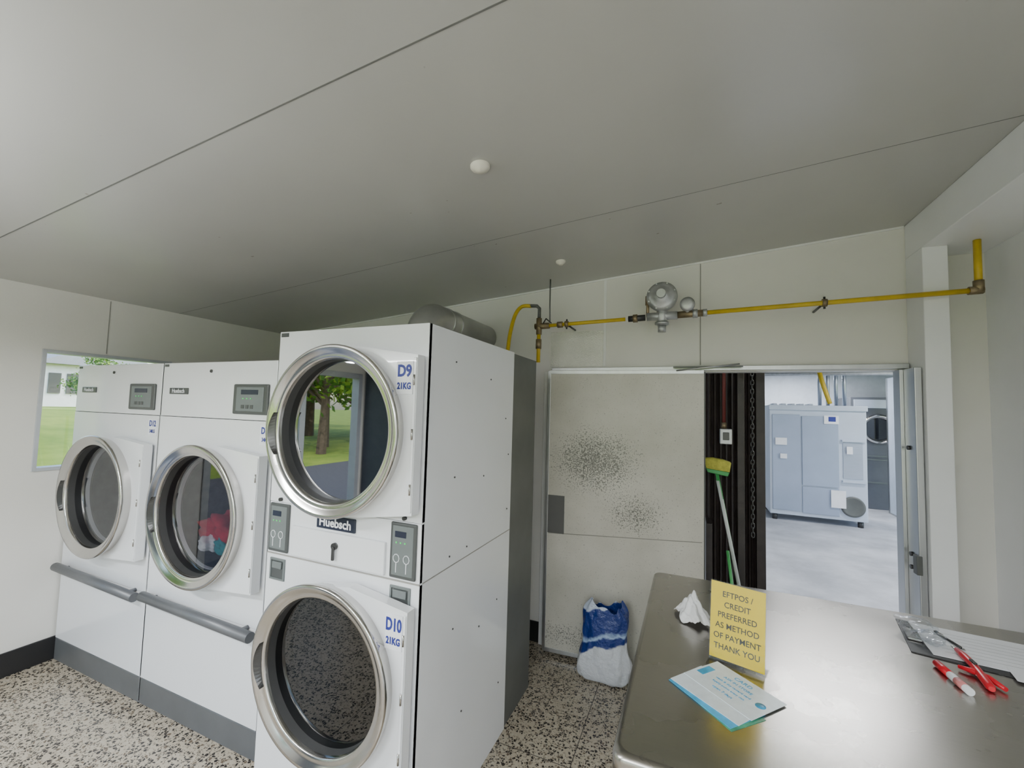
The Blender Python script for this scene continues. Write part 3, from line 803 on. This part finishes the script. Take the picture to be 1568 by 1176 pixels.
sh = empty('roller_shutter')
M_shut = mat('dark_paint', (.030, .022, .020), .42, var=.4, nscale=7, bump=.5, bscale=25)
n = 9; xa, xb = .092, .455
V, F = [], []
for i in range(n*4+1):
    x = xa+(xb-xa)*i/(n*4); ph = i % 4
    y = 3.50+(.025 if ph in (0, 1) else 0)+(x-xa)*.6
    V += [(x, y, 0), (x, y, 2.55)]
    if i: F.append((2*i-2, 2*i, 2*i+1, 2*i-1))
obj('slats', V, F, M_shut, sh, solid=.01)
box('guide_post', .30, .345, 3.47, 3.53, 0, 2.5, M_shut, sh, .004)
box('back_post', .44, .50, 3.66, 3.76, 0, 2.55, M_shut, sh, .004)
box('base_block', .09, .13, 3.3, 3.5, 0, 1.0, M_shut, sh, .003)
rcd = empty('red_conduit')
tube('pipe', [(.215, 3.485, 2.5), (.215, 3.485, 1.66)], .012, mat('red_paint', (.15, .025, .02), .5), rcd, 10)
cyl('coupling', (.215, 3.485, 1.655), (.215, 3.485, 1.70), .018, M_brass, rcd, 12)
eb = empty('socket_box')
box('body', .185, .262, 3.42, 3.49, 1.545, 1.655, M_reg, eb, .006)
box('socket', .203, .244, 3.412, 3.422, 1.575, 1.63, M_screw, eb, .003)

def chain():
    V, F = [], []
    R_, r_ = .013, .0035; z = 2.04; i = 0; x, y = .375, 3.30
    while z > .95:
        for a in range(12):
            t = 2*math.pi*a/12
            for b_ in range(6):
                s = 2*math.pi*b_/6
                px = (R_+r_*math.cos(s))*math.cos(t)*.75; pz_ = (R_*1.45+r_*math.cos(s))*math.sin(t); py = r_*math.sin(s)
                if i % 2: px, py = py, px
                V.append((x+px, y+py, z+pz_))
        k = i*72
        for a in range(12):
            for b_ in range(6):
                F.append((k+a*6+b_, k+((a+1) % 12)*6+b_, k+((a+1) % 12)*6+(b_+1) % 6, k+a*6+(b_+1) % 6))
        z -= .03; i += 1
    obj('door_chain', V, F, M_screw, None, smooth=True)
chain()

br = empty('broom')
M_grn = mat('green_plastic', (.06, .36, .10), .4)
M_bris = mat('bristle_yellow', (.50, .48, .07), .7, var=.25, nscale=40, bump=.8, bscale=120)
tube('handle', [(.155, 3.30, 1.37), (.40, 3.38, .02)], .011, M_grn, br, 10)
tube('handle_grip', [(.165, 3.303, 1.30), (.31, 3.35, .52)], .0118, mat('handle_white', (.6, .64, .62), .4), br, 10)
prism_y('head', [(.085, 1.385), (.235, 1.365), (.225, 1.335), (.10, 1.355)], 3.27, 3.33, M_grn, br, .006)
prism_y('bristles', [(.075, 1.45), (.09, 1.383), (.235, 1.366), (.245, 1.43), (.2, 1.445), (.13, 1.455)], 3.26, 3.34, M_bris, br, .004)
dp = empty('dustpan')
prism_y('pan', [(.16, 0), (.40, 0), (.38, .25), (.19, .25)], 3.20, 3.24, M_grn, dp, .006)
tube('pan_handle', [(.29, 3.22, .24), (.22, 3.24, .85)], .010, M_grn, dp, 10)

wm = empty('industrial_washing_machine')
M_ssb = mat('machine_panel', (.36, .42, .54), .35, .4, var=.06, nscale=2)
M_ssl = mat('machine_panel_light', (.54, .60, .70), .35, .3, var=.05, nscale=2)
x0, x1, yf, yb = 1.24, 2.60, 8.6, 9.6
box('body', x0, x1, yf, yb, .10, 1.96, M_ssl, wm, .01)
box('back_panel_left', x0+.04, x0+.45, yf-.02, yf, .18, 1.80, M_ssb, wm, .006)
box('back_panel_mid', x0+.47, x0+.98, yf-.03, yf, .62, 1.78, M_ssb, wm, .006)
box('back_panel_low', x0+.47, x0+.98, yf-.02, yf, .16, .60, M_ssb, wm, .006)
box('top_rail', x0-.01, x1+.01, yf-.04, yf+.02, 1.88, 1.965, M_ssl, wm, .006)
for i in range(5): box('top_duct', x0+.06+i*.13, x0+.12+i*.13, yf, yf+.3, 1.96, 1.99, M_ss_cool, wm, .004)
for a, b_, c_, d_ in ((.08, .25, 1.28, 1.40), (.15, .25, 1.05, 1.13), (.78, .98, 1.66, 1.80), (1.08, 1.16, 1.18, 1.3), (.86, 1.06, .30, .58)):
    box('notice', x0+a, x0+b_, yf-.045, yf-.03, c_, d_, M_white, wm)
box('warning', x0+.84, x0+.94, yf-.047, yf-.03, 1.70, 1.78, M_blue, wm)
box('shelf_a', x0+1.02, x1-.02, yf-.05, yf, 1.38, 1.41, M_ssl, wm)
box('shelf_b', x0+1.02, x1-.02, yf-.05, yf, .72, .75, M_ssl, wm)
box('recess', x0+1.04, x1-.06, yf-.012, yf, .78, 1.36, M_ss_cool, wm)
lathe('vent_port', [(.0005, -.02), (.13, -.02), (.16, -.035), (.165, 0)], (x1-.20, yf, .33), M_rear, wm, seg=32)
for xx in (x0+.08, x1-.08):
    for yy in (yf+.08, yb-.08): cyl('foot', (xx, yy, 0), (xx, yy, .10), .04, M_screw, wm, 12)
tube('fill_hose', [(x0+.75, yf+.2, 2.7), (x0+.80, yf+.1, 2.35), (x0+.9, yf+.1, 2.0)], .035, M_yel, wm, 10, smooth_path=True)
ppw = empty('overhead_pipework')
for i in range(4): tube('pipe', [(2.1+.12*i, 9.15, 1.98), (2.1+.12*i, 9.15, 2.8)], .03, M_ss_cool, ppw, 10)
tube('pipe_h', [(0.6, 9.1, 2.55), (5.5, 9.1, 2.55)], .04, M_reg, ppw, 10)
tube('pipe_h', [(0.6, 9.1, 2.78), (5.5, 9.1, 2.78)], .05, M_screw, ppw, 10)

rd = empty('clothes_dryer')
box('cabinet', 2.95, 3.95, 10.6, 11.4, 0, 2.2, mat('dark_cabinet', (.12, .13, .15), .4), rd, .01)
lathe('ring', [(.22, -.02), (.29, -.08), (.28, -.10), (.22, -.08), (.21, -.03)], (3.38, 10.6, 1.57), M_steel, rd, seg=48)
lathe('glass', [(.0005, -.03), (.22, -.03)], (3.38, 10.6, 1.57), M_glass_low, rd, seg=48)
for z_ in (1.02, .95, .5): box('fascia', 3.0, 3.9, 10.58, 10.6, z_, z_+.03, M_panel_l, rd)
box('fascia_top', 3.0, 3.9, 10.57, 10.6, 1.98, 2.15, M_ssl, rd, .004)
prt = empty('door_3')
box('leaf', 3.43, 3.47, 9.1, 10.3, .02, 2.55, mat('pale_blue_door', (.55, .63, .75), .4), prt, .005)
box('edge', 3.42, 3.43, 10.24, 10.3, .02, 2.55, M_alu, prt)
box('foot_rail', 3.42, 3.48, 9.1, 10.3, 0, .02, M_alu, prt)

# ---------------------------------------------------------------- outdoors
def grass():
    m, nt, b = new_mat('lawn_grass')
    n = noise(nt, .6, 6, .7); r = ramp(nt, n.outputs['Fac'], [(.3, (.10, .20, .015)), (.7, (.30, .38, .05))])
    n2 = noise(nt, 25, 3); bp = nt.nodes.new('ShaderNodeBump'); bp.inputs['Strength'].default_value = .6
    nt.links.new(n2.outputs['Fac'], bp.inputs['Height']); nt.links.new(bp.outputs['Normal'], b.inputs['Normal'])
    nt.links.new(r.outputs[0], b.inputs['Base Color']); b.inputs['Roughness'].default_value = .9
    return m
M_grass = grass()
obj('lawn', [(-120, -120, -.14), (60, -120, -.14), (60, 120, -.14), (-120, 120, -.14)], [(0, 1, 2, 3)], M_grass)
TZ = 1.31
V, F = [], []
n = 16
for i in range(n+1):
    t = i/n; x = -8-13*t; z = -.14+(TZ+.14)*(t*t*(3-2*t))
    V += [(x, 2.5, z), (x, 30, z), (x, 2.5, -.139), (x, 30, -.139)]
    if i:
        k = 4*i; F += [(k-4, k, k+1, k-3), (k-4, k-2, k+2, k), (k-3, k+1, k+3, k-1)]
o = obj('grass_bank', V, F, M_grass, smooth=True)
box('garden_terrace', -60, -21.001, 2.5, 40, -.139, TZ, M_grass)
box('driveway', -10.5, XL-T-.01, -9, 1.2, -.139, -.10, mat('asphalt', (.09, .09, .095), .85, var=.2, nscale=30))
M_bark = mat('bark', (.10, .075, .05), .9, var=.3, nscale=12)
M_leaf = mat('foliage', (.06, .15, .02), .7, var=.5, nscale=1.5)
M_leaf2 = mat('foliage_light', (.20, .31, .04), .7, var=.4, nscale=1.5)
def tree_mesh(seed):
    rnd = random.Random(seed); V, F, MI = [], [], []
    def cone(p0, p1, r0, r1):
        k = len(V); d = (p1-p0).normalized(); a_ = d.orthogonal().normalized(); b_ = d.cross(a_)
        for p, r in ((p0, r0), (p1, r1)):
            for i in range(8):
                t = 2*math.pi*i/8; V.append(p+a_*math.cos(t)*r+b_*math.sin(t)*r)
        for i in range(8): F.append((k+i, k+(i+1) % 8, k+8+(i+1) % 8, k+8+i)); MI.append(0)
    cone(Vector((0, 0, 0)), Vector((.1, 0, 3)), .22, .15)
    tips = []
    for i in range(9):
        a = 2*math.pi*i/9+rnd.random(); e = Vector((math.cos(a)*rnd.uniform(1, 2.2), math.sin(a)*rnd.uniform(1, 2.2), rnd.uniform(2.6, 6)))
        cone(Vector((.1, 0, rnd.uniform(1.6, 3))), e, .09, .03); tips.append(e)
    for e in tips+[Vector((0, 0, 6))]:
        for _ in range(240):
            d = Vector((rnd.gauss(0, .55), rnd.gauss(0, .55), rnd.gauss(0, .45)))
            c = e+d; u = Vector((rnd.uniform(-1, 1), rnd.uniform(-1, 1), rnd.uniform(-1, 1))).normalized(); w = u.orthogonal().normalized()
            s = rnd.uniform(.10, .2); k = len(V)
            V.extend([c-u*s, c-w*s*.6, c+u*s, c+w*s*.6]); F.append((k, k+1, k+2, k+3)); MI.append(1+(rnd.random() > .6))
    me = bpy.data.meshes.new('tree'); me.from_pydata([tuple(v) for v in V], [], F); me.update()
    for mm in (M_bark, M_leaf, M_leaf2): me.materials.append(mm)
    me.polygons.foreach_set('material_index', MI); return me
tms = [tree_mesh(s) for s in (1, 2, 3)]
for i, (x, y, s) in enumerate(((-17, -7, 1.), (-19, -11, 1.2), (-16, -14.5, 1.), (-21, -16, 1.3), (-24, -4, 1.2), (-28, -3.5, 1.1), (-22, -9, 1.1), (-18, -18, 1.2), (-14, -21, 1.1),
                               (-40, 12, 1.), (-39, 16, 1.), (-38, 21, 1.2), (-23.6, 9.9, .36), (-8, -20, 1.2), (-3, -19, 1.1), (3, -21, 1.3), (-30, -12, 1.5), (-28, -20, 1.5), (-40, -5, 1.5), (-13, -9.5, .9), (-15, -11.5, 1.))):
    o = bpy.data.objects.new('tree', tms[i % 3]); C.objects.link(o); o.location = (x, y, TZ if (y > 2.5 and x < -21) else -.14); o.scale = (s, s, s); o.rotation_euler = (0, 0, i*1.3)
# spiky flax outside the side window
rnd = random.Random(9); V, F = [], []
for i in range(60):
    a = rnd.uniform(0, 6.28); ln = rnd.uniform(1.1, 1.55); el = rnd.uniform(.8, 1.4); w_ = rnd.uniform(.022, .04); k = len(V)
    px, py = -math.sin(a)*w_, math.cos(a)*w_
    for j in range(6):
        t = j/5; h = ln*math.sin(el)*t*(1.12-.25*t*t); r_ = ln*math.cos(el)*t+.02; ww = (1-t)**.6
        V += [(r_*math.cos(a)+px*ww, r_*math.sin(a)+py*ww, h), (r_*math.cos(a)-px*ww, r_*math.sin(a)-py*ww, h)]
        if j: F.append((k+2*j-2, k+2*j-1, k+2*j+1, k+2*j))
for (x, y) in ((-5.7, 2.0), (-6.5, 2.75)):
    o = obj('flax_plant', V, F, M_leaf2, None, smooth=True); o.location = (x, y, -.139)
hs = empty('house')
M_hw = mat('house_white', (.66, .69, .73), .6)
box('cladding', -32, -26, 8.9, 13, TZ+.002, 3.2, M_hw, hs)
obj('roof', [(-32.4, 8.5, 3.2), (-25.6, 8.5, 3.2), (-25.6, 13.4, 3.2), (-32.4, 13.4, 3.2), (-32.4, 11, 4.3), (-25.6, 11, 4.3)], [(0, 1, 5, 4), (2, 3, 4, 5), (1, 2, 5), (3, 0, 4), (0, 3, 2, 1)], mat('roof_grey', (.22, .24, .27), .6), hs)
for yy in (9.15, 9.75, 10.6, 11.6): box('window', -26.01, -25.95, yy, yy+.4, 1.9, 2.8, M_panel, hs)
boxes('garden_fence', [(-22.05, -22, 8.6+i*.22, 8.6+i*.22+.19, TZ+.001, 1.95) for i in range(8)], mat('orange_fence', (.40, .12, .04), .7))

# ---------------------------------------------------------------- lights
w = bpy.data.worlds.new('World'); bpy.context.scene.world = w; w.use_nodes = True
nt = w.node_tree; bg = nt.nodes['Background']
sky = nt.nodes.new('ShaderNodeTexSky'); sky.sky_type = 'NISHITA'; sky.sun_disc = False
sky.sun_elevation = math.radians(48); sky.sun_rotation = math.radians(60); sky.air_density = 1.2; sky.dust_density = 2.0
nt.links.new(sky.outputs[0], bg.inputs['Color']); bg.inputs['Strength'].default_value = .92

def light(name, typ, loc, rot, energy, col=(1, 1, 1), **kw):
    l = bpy.data.lights.new(name, typ); l.energy = energy; l.color = col
    for k_, v in kw.items(): setattr(l, k_, v)
    o = bpy.data.objects.new(name, l); C.objects.link(o); o.location = loc; o.rotation_euler = rot; return o
light('sun', 'SUN', (0, 0, 20), (math.radians(38), 0, math.radians(150)), 5.5, (1, .96, .9), angle=.01)
def portal(name, loc, rot, sx, sy):
    o = light(name, 'AREA', loc, rot, 1, shape='RECTANGLE', size=sx, size_y=sy); o.data.cycles.is_portal = True
portal('portal_left', (XL-T-.02, (OY0+OY1)/2, OZ/2), (0, math.radians(-90), 0), OZ, OY1-OY0)
portal('portal_front', ((FX0+FX1)/2, YF-T-.02, (FZ0+FZ1)/2), (math.radians(90), 0, 0), FX1-FX0, FZ1-FZ0)
portal('portal_window', (XL-T-.02, (WY0+WY1)/2, (WZ0+WZ1)/2), (0, math.radians(-90), 0), WZ1-WZ0, WY1-WY0)
portal('portal_utility', (UX1+.12, 6.2, 1.35), (0, math.radians(90), 0), 2.7, 4.0)
M_fillglow = mat('added_fill_glow', (.95, .97, 1), .5, emit=4.0)  # glow of the added fill fixtures
def added_batten(x, y, z, energy, up, ln=1.2):  # unseen fixtures added as fill, to brighten both rooms
    p = empty('added_fill_light')
    box('fill_housing', x-ln/2, x+ln/2, y-.03, y+.03, z-.05, z-.012, M_white, p, .004)
    box('fill_diffuser', x-ln/2+.03, x+ln/2-.03, y-.045, y+.045, z-.075, z-.05, M_fillglow, p, .01)
    for xx in (x-ln*.3, x+ln*.3):
        cyl('fill_mount', (xx, y, z-.015), (xx, y, zc(xx) if up else UZ), .01, M_white, p, 8)
    l = light('fill_down', 'AREA', (x, y, z-.08), (0, 0, 0), energy, (.95, .975, 1), shape='RECTANGLE', size=ln*.9, size_y=.08); l.parent = p
    if up:  # extra upward fill, added to lift the ceiling
        l = light('fill_up', 'AREA', (x, y, z), (math.pi, 0, 0), up, (.95, .975, 1), shape='RECTANGLE', size=ln*.9, size_y=.06); l.parent = p
added_batten(-1.2, -1.5, zc(-1.2)-.40, 80, 30)
added_batten(-2.3, -.25, zc(-2.3)-.40, 55, 55)  # added out of view to brighten the ceiling at the left
added_batten(.5, -1.2, zc(.5)-.40, 72, 22)
added_batten(1.0, 5.0, UZ-.25, 70, 0, 1.5)  # from here on, fill added for the next room
added_batten(3.6, 7.0, UZ-.25, 110, 0, 1.5)
added_batten(2.0, 10.4, UZ-.25, 80, 0, 1.5)

# ---------------------------------------------------------------- camera
Fp = 650/1568
Yc = Vector((276, -47, -650)).normalized()
Xc = Vector((1484, -3, 650)); Xc = (Xc-Yc*Xc.dot(Yc)).normalized()
Zc = Xc.cross(Yc)
Mr = Matrix((Xc, Yc, Zc))
cam = bpy.data.cameras.new('camera'); co = bpy.data.objects.new('camera', cam); C.objects.link(co)
cam.sensor_width = 36; cam.lens = 36*Fp; cam.clip_start = .02; cam.clip_end = 500
M4 = Mr.to_4x4(); M4.translation = (0, 0, 1.75); co.matrix_world = M4
bpy.context.scene.camera = co
